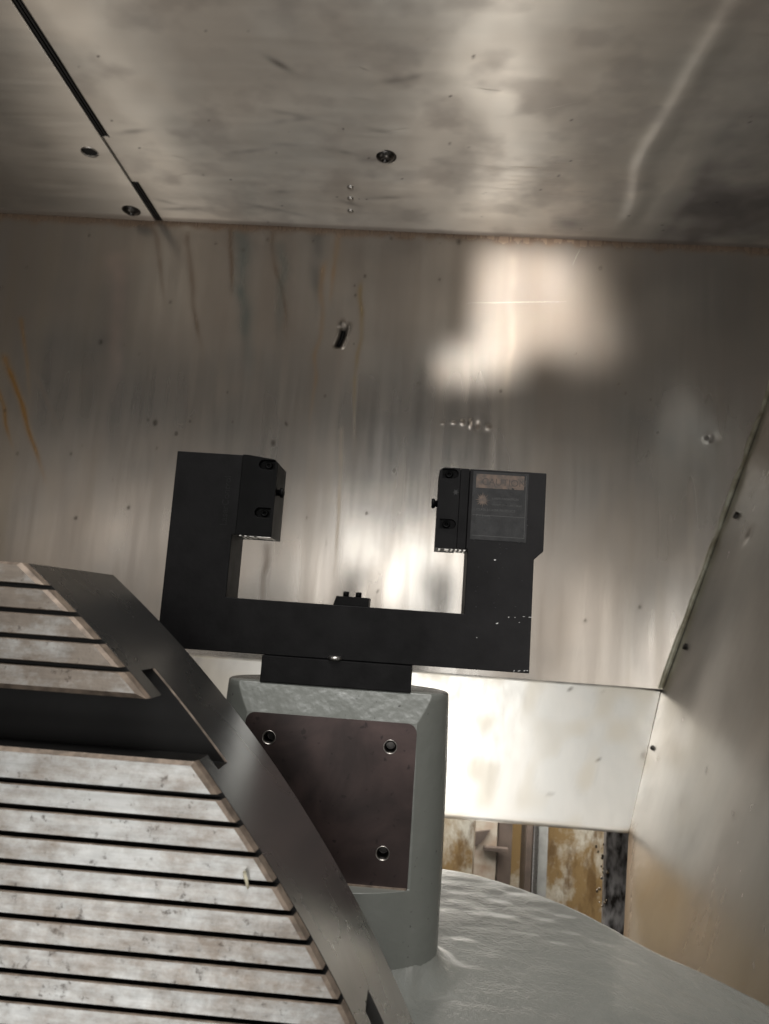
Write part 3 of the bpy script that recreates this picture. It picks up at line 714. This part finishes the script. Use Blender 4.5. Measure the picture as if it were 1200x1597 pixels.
# chipped paint flakes and black scuffs on the right leg
def flakes(name, spots, mat):
    bm = bmesh.new()
    for x, z, a, b, rot in spots:
        n = 7; pts = []
        for i in range(n):
            t = 2 * math.pi * i / n; r = random.uniform(.6, 1.1); u, v = a * r * math.cos(t), b * r * math.sin(t)
            pts.append((x * G + u * math.cos(rot) - v * math.sin(rot), z * G + u * math.sin(rot) + v * math.cos(rot)))
        prism(pts, YF - .00042, YF + .0002, bm)
    o = from_bm(name, bm, mat, fork); tag(o, kind='stuff'); return o
M_CHIP = simple('bare_metal_chip', (.42, .42, .41), .4, .5)
flakes('paint_chips', [(.0968, .0060, .0018, .0004, 0), (.0915, .0062, .0012, .0003, 0), (.0790, .0048, .0008, .0006, 1), (.0842, .0050, .0005, .0005, 0), (.0695, -.0010, .0014, .0006, .5), (.0650, .0525, .0011, .0007, .2),
        (.094, -.0385, .0010, .0004, .5), (.0895, -.0390, .0012, .0004, .3), (.0855, -.0392, .0009, .0004, .8), (.0965, -.0382, .0008, .0004, 0), (.053, -.0140, .0006, .0005, 0), (.088, .001, .0006, .0004, .4)], M_CHIP)
flakes('scuffs', [(random.uniform(.066, .078), random.uniform(.098, .116), random.uniform(.0006, .0016), random.uniform(.0004, .0009), random.uniform(0, 3)) for _ in range(22)]
       + [(random.uniform(.045, .092), random.uniform(.062, .098), random.uniform(.0005, .0013), random.uniform(.0003, .0006), random.uniform(-.5, .5)) for _ in range(26)]
       + [(random.uniform(.045, .09), random.uniform(.01, .06), random.uniform(.0004, .0009), random.uniform(.0003, .0006), random.uniform(-.5, .5)) for _ in range(14)], M_DARK)

# ------------------------------------------------------------------ round machine table standing on edge, grooved face to the camera
table = empty('machine_table', (-.45, .52, -.30))
tag(table, 'round steel machine table with grooved stained face and dark rim', 'machine table')
CX, CZ, R0 = -.81913, -.73369, .94765
Y0, YB2 = .450, .590; ZT = .0158
def xo(z, r=R0): return CX + math.sqrt(r * r - (z - CZ) ** 2)
XL = -.50; ZB = -.40
outline = [(XL, ZB), (xo(ZB), ZB)] + [(xo(z), z) for z in np.linspace(ZB, ZT, 90)[1:]] + [(XL, ZT)]
YG = Y0 + .0085
disc = from_bm('disc', prism(outline, YG, YB2), M_BAND, table)
cut(disc, box(-.9, .2, Y0 - .02, .4757, -.0925, -.0592), box(-.9, .2, .4756, .4978, -.1008, -.0452), box(-.06, .05, .484, .511, -.45, -.2330))
disc.data.materials.append(M_SLOT)
for p in disc.data.polygons:      # unground faces of the clamping slot and groove floors, shade painted in
    c_, n_ = p.center, p.normal
    if (-.1015 < c_.z < -.045 and c_.y < .4985 and (abs(n_.z) > .9 or n_.y < -.9)) or (n_.y < -.9 and abs(c_.y - YG) < 1e-4): p.material_index = 1
finish(disc, .0008, 2, 30)
# thin brown strip painting in the highlight along the slot floor edge
pts = [(xo(z, R0 + .0003), z) for z in np.linspace(-.1005, -.0455, 24)]
bm = bmesh.new(); prism(pts + [(x - .0016, z) for x, z in pts[::-1]], .4977, .4981, bm)
from_bm('slot_edge', bm, M_RUSTEDGE, table)
grooves_up = [.0019, -.0130, -.0281, -.0434]; grooves_dn = [-.1112, -.1254, -.1406, -.1556, -.1701, -.1848, -.1993, -.2138, -.2284, -.2430, -.2575, -.2720, -.2865, -.3010]
GW = .0027
def ridge(z1, z0, chamfer_lo=0.0004, chamfer_hi=0.0004, face=None):
    """one raised bar of the face between two grooves, chamfered at the rim"""
    n = 7; zz = np.linspace(z0, z1, n); ch = .0034
    def ring(y, dr, lo, hi):
        zs = np.linspace(z0 + lo, z1 - hi, n)
        return [(XL + .002, y, zs[0])] + [(xo(z, R0 + dr), y, z) for z in zs] + [(XL + .002, y, zs[-1])]
    bm = bmesh.new(); rings = []
    for y, dr, lo, hi in ((Y0, -ch, chamfer_lo, chamfer_hi), (Y0 + .0012 if max(chamfer_lo, chamfer_hi) < .001 else Y0 + .0028, -.0012, 0, 0), (YG + .0005, -.0003, 0, 0)):
        rings.append([bm.verts.new(p) for p in ring(y, dr, lo, hi)])
    m = len(rings[0]); f = bm.faces.new(rings[0]); f.material_index = 0
    for k_, (a, b) in enumerate(zip(rings, rings[1:])):
        for i in range(m):
            f = bm.faces.new((a[i], a[(i + 1) % m], b[(i + 1) % m], b[i])); f.material_index = 1 if k_ == 0 else (2 if i in (0, m - 2, m - 1) else 1)
    bm.faces.new(rings[-1][::-1]); bmesh.ops.recalc_face_normals(bm, faces=bm.faces)
    return from_bm('ridge', bm, [face or M_RIDGE, M_RUSTEDGE, M_SLOT], table)
tops = [ZT] + [g - GW / 2 for g in grooves_up]; bots = [g + GW / 2 for g in grooves_up] + [-.0592]
for i, (a, b) in enumerate(zip(tops, bots)): ridge(a, b, .0030 if i == len(tops) - 1 else .0005, .0015 if i == 0 else .0005, M_RIDGE2)
tops = [-.0925] + [g - GW / 2 for g in grooves_dn[:-1]]; bots = [g + GW / 2 for g in grooves_dn]
for i, (a, b) in enumerate(zip(tops, bots)): ridge(a, b, .0005, .0022 if i == 0 else .0005)
# curled swarf lying on the table face
def curl(pts, r, mat, name, label):
    bm = bmesh.new(); prev = None; n = 6
    for i, p in enumerate(pts):
        d = Vector(pts[min(i + 1, len(pts) - 1)]) - Vector(pts[max(i - 1, 0)]); qd = d.to_track_quat('Z', 'X'); rr = r * (1.15 - .5 * i / len(pts))
        ring = [bm.verts.new(Vector(p) + qd @ Vector((rr * math.cos(2 * math.pi * j / n), .5 * rr * math.sin(2 * math.pi * j / n), 0))) for j in range(n)]
        if prev:
            for j in range(n): bm.faces.new((prev[j], prev[(j + 1) % n], ring[(j + 1) % n], ring[j]))
        else: bm.faces.new(ring)
        prev = ring
    bm.faces.new(prev); o = from_bm(name, bm, mat, None, True); tag(o, label, 'swarf'); return o
curl([(-.0868, .4475, -.1485), (-.0860, .4470, -.1512), (-.0850, .4473, -.1535), (-.0845, .4480, -.1560), (-.0840, .4488, -.1582)], .0011, M_CHIPPED, 'swarf_curl', 'short ivory curl of swarf near the rim of the table face')
